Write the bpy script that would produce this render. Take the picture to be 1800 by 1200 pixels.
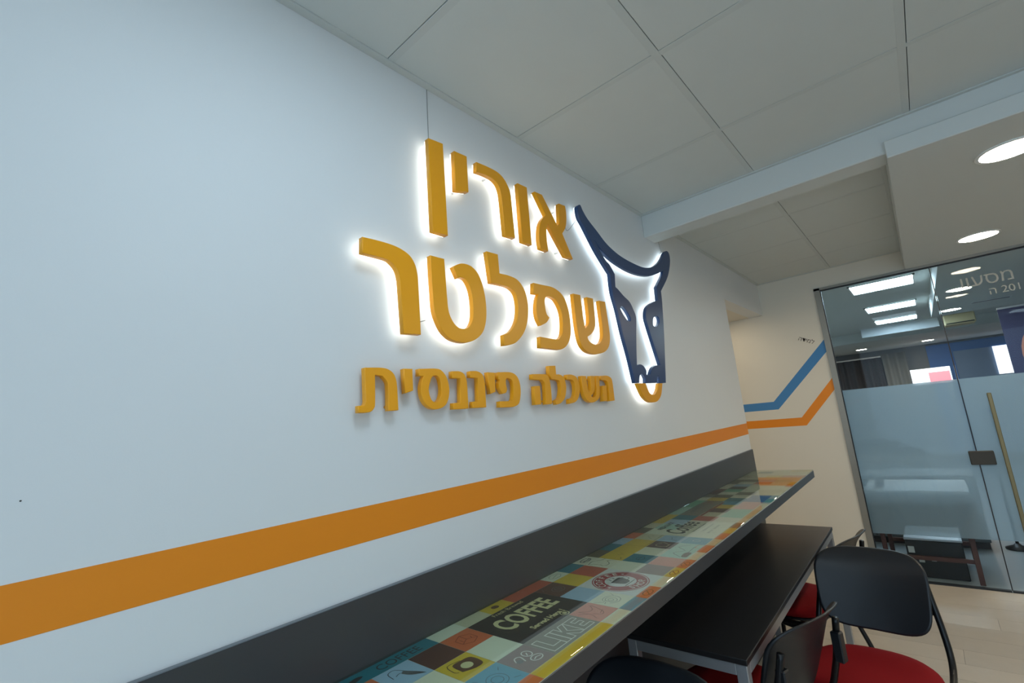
import bpy, bmesh, math, random
from mathutils import Vector, Matrix
random.seed(7)
for o in list(bpy.data.objects): bpy.data.objects.remove(o, do_unlink=True)
scene = bpy.context.scene
COL = scene.collection

# ------------------------------------------------------------------ camera
CX, CY, CZ = 1.05, 0.0, 1.53
YAW, PITCH, ROLL, FPX = -0.702380, 0.173716, -0.096886, 828.95
cam_d = bpy.data.cameras.new('camera'); cam = bpy.data.objects.new('camera', cam_d); COL.objects.link(cam)
cam_d.sensor_width = 36.0; cam_d.lens = 36.0 * FPX / 1800.0; cam_d.clip_start = 0.02; cam_d.clip_end = 100
fw = Vector((math.sin(YAW)*math.cos(PITCH), math.cos(YAW)*math.cos(PITCH), math.sin(PITCH)))
r0 = Vector((math.cos(YAW), -math.sin(YAW), 0)); u0 = r0.cross(fw)
rt = r0*math.cos(ROLL) + u0*math.sin(ROLL); up = -r0*math.sin(ROLL) + u0*math.cos(ROLL)
M = Matrix((rt, up, -fw)).transposed().to_4x4(); M.translation = Vector((CX, CY, CZ))
cam.matrix_world = M
scene.camera = cam

# ------------------------------------------------------------------ world, daylight, exposure
w = bpy.data.worlds.new('world'); scene.world = w; w.use_nodes = True
bg = w.node_tree.nodes['Background']; bg.inputs[0].default_value = (0.62, 0.78, 1.0, 1); bg.inputs[1].default_value = 0.6
scene.view_settings.view_transform = 'Standard'; scene.view_settings.look = 'None'
scene.view_settings.gamma = 1.0; scene.view_settings.use_curve_mapping = False
scene.view_settings.exposure = 0.22
def area(name, loc, rot, sx, sy, power, col):
    d = bpy.data.lights.new(name, 'AREA'); d.shape = 'RECTANGLE'; d.size = sx; d.size_y = sy; d.energy = power; d.color = col
    o = bpy.data.objects.new(name, d); COL.objects.link(o); o.location = loc; o.rotation_euler = rot; return o
# daylight coming in through the window behind the camera (area sits in the window opening)
area('daylight', (2.08, -2.58, 1.28), (math.radians(-90), 0, math.pi), 3.9, 2.25, 38, (0.55, 0.78, 1.0))
# ------------------------------------------------------------------ helpers
def lin(c):
    c = c/255.0
    return c/12.92 if c <= 0.04045 else ((c+0.055)/1.055)**2.4
def rgb(r, g, b): return (lin(r), lin(g), lin(b), 1)
MATS = {}
def mat(name, col, rough=0.5, metal=0.0, spec=0.5, noise=0.0, nscale=20.0, bump=0.0, bscale=200.0, emit=None, estr=0.0, coat=0.0, vary=0.0):
    if name in MATS: return MATS[name]
    m = bpy.data.materials.new(name); m.use_nodes = True; nt = m.node_tree; b = nt.nodes['Principled BSDF']
    b.inputs['Base Color'].default_value = col; b.inputs['Roughness'].default_value = rough; b.inputs['Metallic'].default_value = metal
    b.inputs['Specular IOR Level'].default_value = spec; b.inputs['Coat Weight'].default_value = coat
    if emit: b.inputs['Emission Color'].default_value = emit; b.inputs['Emission Strength'].default_value = estr
    tc = nt.nodes.new('ShaderNodeTexCoord')
    if noise > 0 or vary > 0:
        n = nt.nodes.new('ShaderNodeTexNoise'); n.inputs['Scale'].default_value = nscale; n.inputs['Detail'].default_value = 4
        nt.links.new(tc.outputs['Object'], n.inputs['Vector'])
        hs = nt.nodes.new('ShaderNodeHueSaturation'); hs.inputs['Color'].default_value = col
        mr = nt.nodes.new('ShaderNodeMapRange'); mr.inputs[3].default_value = 1-noise; mr.inputs[4].default_value = 1+noise
        nt.links.new(n.outputs['Fac'], mr.inputs[0])
        last = mr.outputs[0]
        if vary > 0:
            oi = nt.nodes.new('ShaderNodeObjectInfo'); m2 = nt.nodes.new('ShaderNodeMapRange')
            m2.inputs[3].default_value = 1-vary; m2.inputs[4].default_value = 1+vary
            nt.links.new(oi.outputs['Random'], m2.inputs[0])
            mu = nt.nodes.new('ShaderNodeMath'); mu.operation = 'MULTIPLY'
            nt.links.new(last, mu.inputs[0]); nt.links.new(m2.outputs[0], mu.inputs[1]); last = mu.outputs[0]
        nt.links.new(last, hs.inputs['Value']); nt.links.new(hs.outputs[0], b.inputs['Base Color'])
    if bump > 0:
        n2 = nt.nodes.new('ShaderNodeTexNoise'); n2.inputs['Scale'].default_value = bscale; n2.inputs['Detail'].default_value = 3
        nt.links.new(tc.outputs['Object'], n2.inputs['Vector'])
        bp = nt.nodes.new('ShaderNodeBump'); bp.inputs['Strength'].default_value = bump; bp.inputs['Distance'].default_value = 0.002
        nt.links.new(n2.outputs['Fac'], bp.inputs['Height']); nt.links.new(bp.outputs[0], b.inputs['Normal'])
    MATS[name] = m; return m

def link(name, me, m=None, parent=None):
    o = bpy.data.objects.new(name, me); COL.objects.link(o)
    if m is not None and len(me.materials) == 0: me.materials.append(m)
    if parent: o.parent = parent
    return o
def tag(o, label=None, cat=None, group=None, kind=None):
    if label: o['label'] = label
    if cat: o['category'] = cat
    if group: o['group'] = group
    if kind: o['kind'] = kind
    return o
def empty(name, loc=(0,0,0), rz=0.0, **k):
    o = bpy.data.objects.new(name, None); COL.objects.link(o); o.location = loc; o.rotation_euler = (0,0,rz); o.empty_display_size = 0.05
    return tag(o, **k)
def bm_box(bm, a, b, bev=0.0, seg=1):
    r = bmesh.ops.create_cube(bm, size=1.0); vs = r['verts']
    for v in vs:
        v.co = Vector([ (a[i]+b[i])/2 + v.co[i]*(b[i]-a[i]) for i in range(3)])
    if bev > 0:
        es = list({e for v in vs for e in v.link_edges})
        bmesh.ops.bevel(bm, geom=es, offset=bev, segments=seg, affect='EDGES', profile=0.7)
def to_mesh(bm, name, smooth=False):
    bmesh.ops.recalc_face_normals(bm, faces=bm.faces)
    me = bpy.data.meshes.new(name); bm.to_mesh(me); bm.free()
    if smooth:
        for p in me.polygons: p.use_smooth = True
    return me
def box(name, a, b, m, parent=None, bev=0.0, seg=1):
    bm = bmesh.new(); bm_box(bm, a, b, bev, seg); return link(name, to_mesh(bm, name), m, parent)
def struct(name, a, b, m, bev=0.0, label=None, cat=None):
    o = box(name, a, b, m, None, bev); o['kind'] = 'structure'
    return tag(o, label, cat)
def boxes(name, lst, m, parent=None, bev=0.0):
    bm = bmesh.new()
    for a, b in lst: bm_box(bm, a, b, bev)
    return link(name, to_mesh(bm, name), m, parent)
def smooth_path(pts, n=6):
    P = [Vector(p) for p in pts]; out = []
    for i in range(len(P)-1):
        p1, p2 = P[i], P[i+1]; p0 = P[i-1] if i else 2*p1-p2; p3 = P[i+2] if i+2 < len(P) else 2*p2-p1
        for k in range(n):
            t = k/n
            out.append(0.5*((2*p1)+(p2-p0)*t+(2*p0-5*p1+4*p2-p3)*t*t+(3*p1-p0-3*p2+p3)*t**3))
    out.append(P[-1]); return out
def bm_tube(bm, pts, r, sides=10, cap=True):
    pts = [Vector(p) for p in pts]; rings = []
    prev = None
    for i, p in enumerate(pts):
        d = (pts[min(i+1, len(pts)-1)] - pts[max(i-1, 0)]).normalized()
        if prev is None:
            n = d.orthogonal().normalized()
        else:
            n = (prev - d*prev.dot(d)).normalized()
        prev = n; b = d.cross(n)
        rr = r[i] if isinstance(r, (list, tuple)) else r
        rings.append([bm.verts.new(p + n*math.cos(2*math.pi*k/sides)*rr + b*math.sin(2*math.pi*k/sides)*rr) for k in range(sides)])
    for a, b in zip(rings, rings[1:]):
        for k in range(sides): bm.faces.new((a[k], a[(k+1)%sides], b[(k+1)%sides], b[k]))
    if cap:
        bm.faces.new(rings[0][::-1]); bm.faces.new(rings[-1])
def tube(name, pts, r, m, parent=None, sides=10):
    bm = bmesh.new(); bm_tube(bm, pts, r, sides); return link(name, to_mesh(bm, name, True), m, parent)
def disc_mesh(name, r, h, n=48):
    bm = bmesh.new(); bmesh.ops.create_cone(bm, cap_ends=True, segments=n, radius1=r, radius2=r, depth=h)
    return to_mesh(bm, name)
def lathe(name, prof, m, parent=None, n=24, loc=(0,0,0)):
    bm = bmesh.new(); rings = []
    for r, z in prof: rings.append([bm.verts.new((loc[0]+r*math.cos(2*math.pi*k/n), loc[1]+r*math.sin(2*math.pi*k/n), loc[2]+z)) for k in range(n)])
    for a, b in zip(rings, rings[1:]):
        for k in range(n): bm.faces.new((a[k], a[(k+1)%n], b[(k+1)%n], b[k]))
    bm.faces.new(rings[0][::-1]); bm.faces.new(rings[-1])
    return link(name, to_mesh(bm, name, True), m, parent)
def spline2d(pts, n=7):
    N = len(pts); out = []
    for i in range(N):
        a, b = pts[i], pts[(i+1) % N]; p1 = Vector(a[:2]); p2 = Vector(b[:2])
        if a[2] and b[2]: out.append(p1); continue
        p0 = 2*p1-p2 if a[2] else Vector(pts[i-1][:2]); p3 = 2*p2-p1 if b[2] else Vector(pts[(i+2) % N][:2])
        for k in range(n):
            t = k/n
            out.append(0.5*((2*p1)+(p2-p0)*t+(2*p0-5*p1+4*p2-p3)*t*t+(3*p1-p0-3*p2+p3)*t**3))
    return out
def plate_mesh(name, loops, thick, bevel=0.0, offset=0.0):
    """flat plate with holes: loops are outlines in a plane, thickness along local Z (centred)"""
    cu = bpy.data.curves.new(name, 'CURVE'); cu.dimensions = '2D'; cu.fill_mode = 'BOTH'
    cu.extrude = thick/2 - bevel; cu.bevel_depth = bevel; cu.bevel_resolution = 1; cu.offset = offset - bevel
    for l in loops:
        sp = cu.splines.new('POLY'); sp.points.add(len(l)-1)
        for p, q in zip(sp.points, l): p.co = (q[0], q[1], 0, 1)
        sp.use_cyclic_u = True
    ob = bpy.data.objects.new(name, cu); COL.objects.link(ob)
    dg = bpy.context.evaluated_depsgraph_get(); dg.update()
    me = bpy.data.meshes.new_from_object(ob.evaluated_get(dg)); me.name = name
    bpy.data.objects.remove(ob, do_unlink=True); bpy.data.curves.remove(cu)
    return me
def text_mesh(s, size, extrude=0.0, align='CENTER', shear=0.0, bold=0.0):
    cu = bpy.data.curves.new('t', 'FONT'); cu.body = s; cu.size = size; cu.extrude = extrude
    cu.align_x = align; cu.align_y = 'CENTER'; cu.shear = shear; cu.offset = bold; cu.resolution_u = 3
    ob = bpy.data.objects.new('t', cu); COL.objects.link(ob)
    dg = bpy.context.evaluated_depsgraph_get(); dg.update()
    me = bpy.data.meshes.new_from_object(ob.evaluated_get(dg)); me.name = 'lettering'
    bpy.data.objects.remove(ob, do_unlink=True); bpy.data.curves.remove(cu)
    me.materials.clear()
    return me

# ------------------------------------------------------------------ materials
WALL = mat('wall_paint', rgb(222, 224, 224), 0.55, noise=0.012, nscale=3, bump=0.05, bscale=350)
FARW = mat('far_wall_paint', rgb(222, 216, 202), 0.6, noise=0.012, nscale=3, bump=0.05, bscale=350)
CEIL = mat('ceiling_tile_white', rgb(206, 210, 206), 0.8, noise=0.02, nscale=8, bump=0.15, bscale=500)
GRID = mat('grid_bar_white', rgb(200, 204, 200), 0.7)
GAP = mat('gap_dark', rgb(70, 72, 70), 0.9)
BEAM = mat('beam_plaster', rgb(205, 208, 204), 0.7, noise=0.01, nscale=4)
ORANGE_P = mat('orange_paint', rgb(234, 137, 14), 0.5)
BLUE_P = mat('blue_paint', rgb(62, 128, 184), 0.5)
ORANGE = mat('orange_acrylic', rgb(244, 165, 18), 0.35, noise=0.01)
NAVY = mat('navy_acrylic', rgb(42, 70, 112), 0.32)
LED_W = mat('led_warm_back', rgb(255, 255, 255), 0.5, emit=(1.0, 0.97, 0.86, 1), estr=1.7)
LED_C = mat('led_cool_back', rgb(255, 255, 255), 0.5, emit=(0.80, 0.93, 1.0, 1), estr=1.4)
CHAR = mat('charcoal_laminate', rgb(62, 62, 64), 0.35, noise=0.02, nscale=60)
CHAR_E = mat('charcoal_lit_edge', rgb(112, 118, 124), 0.4)  # greyer laminate edge, with ceiling light on the top face put into the colour
BLACKTOP = mat('black_laminate', rgb(34, 33, 34), 0.32, noise=0.03, nscale=90, bump=0.05)
SILVER = mat('silver_steel', rgb(176, 180, 184), 0.35, metal=0.6)
BLACKPL = mat('black_plastic', rgb(20, 23, 28), 0.4, bump=0.08, bscale=900)
BLACKMT = mat('black_metal', rgb(22, 23, 25), 0.3, metal=0.3)
REDFAB = mat('red_fabric', rgb(140, 18, 24), 0.9, spec=0.2, noise=0.12, nscale=400, bump=0.3, bscale=900)
PLANK = mat('wood_plank', rgb(192, 182, 168), 0.45, noise=0.06, nscale=14, vary=0.07)
ALU = mat('brushed_aluminium', rgb(150, 148, 140), 0.4, metal=0.5)
DARKSEAL = mat('dark_seal', rgb(30, 34, 38), 0.5)
BRASS = mat('satin_brass', rgb(128, 120, 90), 0.45, metal=0.5)
LOCKM = mat('dark_bronze', rgb(66, 62, 54), 0.45, metal=0.5)
WOODLEG = mat('dark_red_wood', rgb(84, 48, 42), 0.5)
CABLE = mat('cable_grey', rgb(150, 150, 145), 0.6)
FRAMEW = mat('window_frame_white', rgb(225, 225, 225), 0.4)
TILEG = mat('grey_floor_tile', rgb(140, 148, 152), 0.3, noise=0.04, nscale=5)

def glass_mat(name, tint, refl_ior=1.5, frost=0.0, fcol=(0.5,0.6,0.65,1), frough=0.35):
    m = bpy.data.materials.new(name); m.use_nodes = True; nt = m.node_tree
    for n in list(nt.nodes): nt.nodes.remove(n)
    out = nt.nodes.new('ShaderNodeOutputMaterial'); fr = nt.nodes.new('ShaderNodeFresnel')
    ge = nt.nodes.new('ShaderNodeNewGeometry'); io = nt.nodes.new('ShaderNodeMapRange'); io.inputs[3].default_value = refl_ior; io.inputs[4].default_value = 1/refl_ior
    nt.links.new(ge.outputs['Backfacing'], io.inputs[0]); nt.links.new(io.outputs[0], fr.inputs[0])   # same reflectance from both sides of the sheet
    gl = nt.nodes.new('ShaderNodeBsdfGlossy'); gl.inputs['Roughness'].default_value = 0.01
    tr = nt.nodes.new('ShaderNodeBsdfTransparent'); tr.inputs[0].default_value = tint
    mx = nt.nodes.new('ShaderNodeMixShader'); nt.links.new(fr.outputs[0], mx.inputs[0])
    base = tr
    if frost > 0:
        gb = nt.nodes.new('ShaderNodeBsdfRefraction'); gb.inputs['Roughness'].default_value = frough; gb.inputs['IOR'].default_value = 1.45; gb.inputs['Color'].default_value = tint
        d1_ = nt.nodes.new('ShaderNodeBsdfDiffuse'); d1_.inputs[0].default_value = fcol; d2_ = nt.nodes.new('ShaderNodeBsdfTranslucent'); d2_.inputs[0].default_value = fcol
        df = nt.nodes.new('ShaderNodeMixShader'); df.inputs[0].default_value = 0.5; nt.links.new(d1_.outputs[0], df.inputs[1]); nt.links.new(d2_.outputs[0], df.inputs[2])
        mm = nt.nodes.new('ShaderNodeMixShader'); mm.inputs[0].default_value = frost
        nt.links.new(gb.outputs[0], mm.inputs[1]); nt.links.new(df.outputs[0], mm.inputs[2]); base = mm
    nt.links.new(base.outputs[0], mx.inputs[1]); nt.links.new(gl.outputs[0], mx.inputs[2]); nt.links.new(mx.outputs[0], out.inputs[0])
    return m
GLASS = glass_mat('clear_glass', (0.93, 0.97, 0.98, 1), 1.22)
GLASS_TOP = glass_mat('counter_glass', (0.90, 0.95, 0.92, 1), 1.5)
FROST = glass_mat('frosted_film', (0.92, 0.96, 0.98, 1), 1.15, 0.47, rgb(210, 226, 236), 0.075)

# ------------------------------------------------------------------ room shell
ZC = 2.645       # suspended ceiling
YF = 5.04        # far wall and glass front
YE = 3.87        # end of the sign wall
BX0, BX1, BY0 = 0.0, 4.2, -2.6
fl = struct('floor', (BX0-1.6, BY0, -0.06), (BX1, YF, -0.008), GAP)
# planks run across the room
pl_me = {}
def plank(x0, x1, y0, y1):
    L, W = round(x1-x0, 3), round(y1-y0, 3)
    if (L, W) not in pl_me:
        bm = bmesh.new(); bm_box(bm, (0, 0, -0.008), (L-0.0015, W-0.0015, 0.0)); pl_me[(L, W)] = to_mesh(bm, 'floor_plank')
    o = link('floor_plank', pl_me[(L, W)], PLANK, fl); o.location = (x0, y0, 0)
PW, PLN = 0.19, 1.4
k = 0; y = 0.29
while y < YF-0.01:
    y1 = min(y+PW, YF); x = -1.6 + (k*0.53 % PLN) - PLN
    while x < BX1:
        a, b = max(x, BX0-1.6), min(x+PLN, BX1)
        if b-a > 0.02: plank(a, b, y, y1)
        x += PLN
    y = y1; k += 1
struct('floor_back', (BX0, BY0, -0.008), (BX1, 0.29, 0.0), PLANK)

# sign wall with an opening to a side corridor past its end
bm = bmesh.new(); bm_box(bm, (-0.12, BY0, 0), (0, YE, ZC+0.1)); bm_box(bm, (-0.12, YE, 2.34), (0, YF, ZC+0.1))
wl = link('wall_left', to_mesh(bm, 'wall_left'), WALL); wl['kind'] = 'structure'
box('painted_stripe', (0.0, BY0, 1.2925), (0.0006, YE, 1.3725), ORANGE_P, wl)['label'] = 'long orange painted stripe'
lathe('wall_mark', [(0.0014, 0), (0.0014, 0.0003)], GAP, wl, 8, (0, 0, 0)).matrix_local = Matrix.Translation((0.0, 0.065, 1.488)) @ Matrix.Rotation(math.pi/2, 4, 'Y')
# side corridor behind the sign wall
struct('wall_corridor', (-1.72, 2.2, 0), (-1.6, YF, 2.36), WALL)
struct('wall_corridor_end', (-1.6, 2.2, 0), (-0.12, 2.3, 2.36), WALL)
struct('ceiling_corridor', (-1.6, 2.3, 2.34), (-0.12, YF, 2.40), FARW)
# far wall: solid part left of the glass front and the strip above the glass
GX0, GZ1, SEAM, GX1 = 0.50, 2.462, 1.258, 2.25
bm = bmesh.new(); bm_box(bm, (-1.6, YF, 0), (GX0-0.045, YF+0.12, ZC+0.1)); bm_box(bm, (GX0-0.045, YF, GZ1+0.02), (BX1, YF+0.12, ZC+0.1)); bm_box(bm, (GX1+0.045, YF, 0), (BX1, YF+0.12, GZ1+0.02))
wf = link('wall_far', to_mesh(bm, 'wall_far'), FARW); wf['kind'] = 'structure'
def poly_plate(name, pts, y, m, parent, t=0.0006):
    bm = bmesh.new(); f = [bm.verts.new((p[0], y-t, p[1])) for p in pts]; g = [bm.verts.new((p[0], y, p[1])) for p in pts]
    bm.faces.new(f); bm.faces.new(g[::-1]); n = len(pts)
    for i in range(n): bm.faces.new((f[i], g[i], g[(i+1)%n], f[(i+1)%n]))
    return link(name, to_mesh(bm, name), m, parent)
poly_plate('blue_stripe', [(-1.2,1.506),(-0.045,1.506),(0.455,2.016),(0.455,1.905),(-0.015,1.432),(-1.2,1.432)], YF, BLUE_P, wf)['label'] = 'blue painted stripe rising to the right'
poly_plate('orange_stripe', [(-1.2,1.340),(0.160,1.342),(0.455,1.668),(0.455,1.565),(0.187,1.268),(-1.2,1.266)], YF, ORANGE_P, wf)['label'] = 'orange painted stripe rising to the right'
t = link('lettering', text_mesh('הדימל', 0.052, 0.0003), mat('brown_print', rgb(84, 70, 62), 0.6), wf)
t.rotation_euler = (math.radians(90), math.radians(27), 0); t.location = (0.317, YF-0.001, 2.032); t['label'] = 'small dark Hebrew word printed on the wall'
struct('wall_right', (BX1, BY0, 0), (BX1+0.1, YF+0.12, ZC+0.1), WALL)
# back wall with the window that lets the daylight in
WX0, WX1, WZ0, WZ1 = 0.08, 4.1, 0.1, 2.46
bm = bmesh.new()
bm_box(bm, (-0.12, BY0-0.15, 0), (WX0, BY0, ZC+0.1)); bm_box(bm, (WX1, BY0-0.15, 0), (BX1+0.1, BY0, ZC+0.1))
bm_box(bm, (WX0, BY0-0.15, 0), (WX1, BY0, WZ0)); bm_box(bm, (WX0, BY0-0.15, WZ1), (WX1, BY0, ZC+0.1))
o = link('wall_back', to_mesh(bm, 'wall_back'), WALL); o['kind'] = 'structure'
wn = empty('window_1', (0, 0, 0)); wn['kind'] = 'structure'
boxes('window_frame', [((WX0,BY0-0.12,WZ0),(WX1,BY0-0.06,WZ0+0.05)),((WX0,BY0-0.12,WZ1-0.05),(WX1,BY0-0.06,WZ1)),((WX0,BY0-0.12,WZ0),(WX0+0.05,BY0-0.06,WZ1)),((WX1-0.05,BY0-0.12,WZ0),(WX1,BY0-0.06,WZ1)),((2.06,BY0-0.12,WZ0),(2.12,BY0-0.06,WZ1))], FRAMEW, wn)
box('pane', (WX0+0.05, BY0-0.095, WZ0+0.05), (2.06, BY0-0.085, WZ1-0.05), GLASS, wn)
box('pane', (2.12, BY0-0.095, WZ0+0.05), (WX1-0.05, BY0-0.085, WZ1-0.05), GLASS, wn)

# suspended ceiling: recessed slab, lay-in tiles, T bars
cl = struct('ceiling', (0, BY0, ZC+0.03), (BX1, YF, ZC+0.1), GAP)
tile_me = {}
def tile_c(x0, x1, y0, y1, par):
    L, W = round(x1-x0, 3), round(y1-y0, 3)
    if L < 0.03 or W < 0.03: return
    if (L, W) not in tile_me:
        bm = bmesh.new(); bm_box(bm, (0.0145, 0.0112, 0.0006), (L-0.0112, W-0.0152, 0.018)); tile_me[(L, W)] = to_mesh(bm, 'ceiling_tile')
    o = link('ceiling_tile', tile_me[(L, W)], CEIL, par); o.location = (x0, y0, ZC)
def bar(a, b, par, name='grid_bar'): return box(name, a, b, GRID, par, 0.0008)
BEAM_Y0, BEAM_Y1, BEAM_Z = 2.502, 2.64, 2.512
xs = [0.0100] + [0.604 + 0.6*i for i in range(6)] + [BX1]
ysf = [BY0] + [0.777 - 0.6*i for i in range(5, -1, -1)] + [1.377, 1.977, BEAM_Y0-0.0065]
ysb = [BEAM_Y1, 3.275, 3.875, 4.475, YF-0.009]
for ys in (ysf, ysb):
    xx = xs if ys is ysf else [0.0100, 0.604, 1.108]
    for i in range(len(xx)-1):
        for j in range(len(ys)-1):
            if ys is ysf and ((j, i) in ((5, 1), (5, 4), (1, 4))): continue   # light panels sit here
            tile_c(xx[i], xx[i+1], ys[j], ys[j+1], cl)
    for x in xx[1:-1]: bar((x-0.012, ys[0], ZC), (x+0.012, ys[-1], ZC+0.024), cl)
    for y in ys[1:-1]: bar((xx[0], y-0.012, ZC+0.0005), (xx[-1], y+0.012, ZC+0.024), cl)
bar((0, BY0, ZC-0.004), (0.024, BEAM_Y0, ZC+0.024), cl, 'wall_angle'); bar((0, BEAM_Y1, ZC-0.004), (0.024, YF, ZC+0.024), cl, 'wall_angle')
bar((0.024, BEAM_Y0-0.02, ZC-0.004), (BX1, BEAM_Y0, ZC+0.024), cl, 'wall_angle'); bar((0.024, YF-0.022, ZC-0.004), (1.112, YF, ZC+0.024), cl, 'wall_angle'); bar((1.094, BEAM_Y1, ZC-0.002), (1.112, YF-0.022, ZC+0.024), cl, 'wall_angle')
tb = struct('trim_1', (0, BEAM_Y0, BEAM_Z), (BX1, BEAM_Y1, ZC+0.03), BEAM, 0.004); tag(tb, 'plastered ceiling beam crossing the room', 'beam')
SFX, SFZ = 1.112, 2.481
ts = struct('trim_2', (SFX, BEAM_Y0-0.022, SFZ), (BX1, YF, SFZ+0.076), BEAM, 0.003); tag(ts, 'lowered plaster soffit holding round downlights', 'soffit')
struct('trim_3', (SFX, BEAM_Y1, SFZ+0.076), (BX1, YF, ZC+0.03), BEAM)

# recessed lights
DISC = disc_mesh('diffuser', 0.098, 0.006); RINGM = None
def ring_mesh(r0, r1, h, n=48):
    bm = bmesh.new(); V = []
    for r, z in ((r0, 0), (r1, 0), (r1, h), (r0, h)): V.append([bm.verts.new((r*math.cos(2*math.pi*k/n), r*math.sin(2*math.pi*k/n), z)) for k in range(n)])
    for a in range(4):
        A, B = V[a], V[(a+1) % 4]
        for k in range(n): bm.faces.new((A[k], A[(k+1)%n], B[(k+1)%n], B[k]))
    return to_mesh(bm, 'trim_ring')
RINGM = ring_mesh(0.098, 0.112, 0.006)
DLW = mat('downlight_glow', rgb(255, 255, 255), 0.5, emit=(1.0, 0.85, 0.64, 1), estr=72.0)
DLRING = mat('downlight_ring', rgb(235, 235, 230), 0.4)
def downlight(x, y, z, label, sc=1.0):
    e = empty('downlight', (x, y, z), label=label, cat='ceiling light', group='round recessed downlights'); e.scale = (sc, sc, 1)
    d = link('diffuser', DISC, DLW, e); d.location = (0, 0, -0.0031)
    r = link('trim_ring', RINGM, DLRING, e); r.location = (0, 0, -0.0061)
    return e
downlight(1.513, 2.85, SFZ, 'large bright round downlight at the right edge of the soffit')
downlight(1.513, 4.42, SFZ, 'round downlight in the soffit just in front of the glass door')
for x, y in ((2.9, 2.85), (2.9, 4.42)): downlight(x, y, SFZ, 'round downlight in the soffit outside the view, ' + ('near the beam' if y < 3 else 'near the far wall'))
downlight(-0.32, 4.60, 2.34, 'small warm downlight in the side corridor ceiling', 0.45)
downlight(-0.85, 3.4, 2.34, 'warm downlight deep in the side corridor', 1.0)
PANEL = mat('led_panel_glow', rgb(255, 255, 255), 0.5, emit=(0.66, 0.85, 1.0, 1), estr=8.0)
PANEL_B = mat('led_panel_glow_beyond', rgb(255, 255, 255), 0.5, emit=(0.66, 0.86, 1.0, 1), estr=22.0)
def led_panel(x0, y0, z, label, m=None, s=0.6):
    e = empty('led_panel', (x0, y0, z), label=label, cat='ceiling light', group='square LED ceiling panels')
    boxes('frame', [((0.012,0.012,0.0),(s-0.012,0.03,0.012)),((0.012,s-0.03,0.0),(s-0.012,s-0.012,0.012)),((0.012,0.012,0.0),(0.03,s-0.012,0.012)),((s-0.03,0.012,0.0),(s-0.012,s-0.012,0.012))], DLRING, e)
    box('diffuser', (0.03, 0.03, 0.003), (s-0.03, s-0.03, 0.009), m or PANEL, e)
    return e
for xi, yi, lb in ((1, 5, 'square LED ceiling panel right above the camera'), (4, 5, 'square LED ceiling panel to the right of the camera'), (4, 1, 'square LED ceiling panel in the back right of the room')):
    led_panel(xs[xi], ysf[yi], ZC, lb)

# ------------------------------------------------------------------ glass front and door
w2 = empty('window_2', (0, YF, 0)); w2['kind'] = 'structure'; tag(w2, 'fixed clear glass panel with frosted band beside the door', 'glass panel')
boxes('frame', [((GX0-0.045,-0.012,0),(GX0,0.06,GZ1+0.02)),((GX0-0.045,-0.012,GZ1),(GX1+0.045,0.06,GZ1+0.02)),((GX1,-0.012,0),(GX1+0.045,0.06,GZ1))], ALU, w2)
boxes('seal', [((GX0,0.0,0.0),(GX0+0.006,0.03,GZ1)),((GX0,0.0,GZ1-0.008),(GX1,0.03,GZ1)),((GX0,0.0,0.0),(SEAM-0.004,0.03,0.012))], DARKSEAL, w2)
FZ0, FZ1 = 0.355, 1.547
box('pane', (GX0+0.006, 0.008, 0.012), (SEAM-0.004, 0.018, GZ1-0.008), GLASS, w2)
box('frosted_film', (GX0+0.006, 0.0185, FZ0), (SEAM-0.004, 0.0190, FZ1), FROST, w2)['label'] = 'frosted band on the glass'
d1 = empty('door_1', (SEAM, YF, 0)); d1['kind'] = 'structure'; tag(d1, 'frameless glass door with long upright handle', 'door')
DWX = GX1-SEAM
box('pane', (0.004, 0.008, 0.012), (DWX-0.004, 0.018, GZ1-0.008), GLASS, d1)
box('frosted_film', (0.004, 0.0185, FZ0), (DWX-0.004, 0.0190, FZ1), FROST, d1)['label'] = 'frosted band on the door'
box('edge_seal', (-0.003, 0.007, 0.012), (0.003, 0.019, GZ1-0.01), DARKSEAL, d1)
box('bottom_rail', (0.0, 0.0, 0.0), (DWX, 0.025, 0.012), DARKSEAL, d1)
box('lock_plate', (-0.047, -0.012, 0.90), (0.092, 0.034, 1.0), LOCKM, d1, 0.004)['label'] = 'dark bronze lock case across the seam'
h = box('handle', (0.133, -0.060, 0.32), (0.157, -0.036, 1.425), BRASS, d1, 0.004); h['label'] = 'long brass coloured bar handle'
for z in (0.45, 1.30): box('handle_post', (0.137, -0.036, z), (0.154, 0.01, z+0.02), BRASS, d1)
gt = mat('grey_vinyl', rgb(128, 134, 134), 0.7)
for s, size, x, z in (('וועסמ', 0.125, 0.30, 2.275), ('ה 201', 0.075, 0.385, 2.175)):
    t = link('lettering', text_mesh(s, size, 0.0003), gt, d1); t.rotation_euler = (math.radians(90), 0, 0); t.location = (x, 0.0065, z); t['label'] = 'grey vinyl lettering on the glass'
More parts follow.
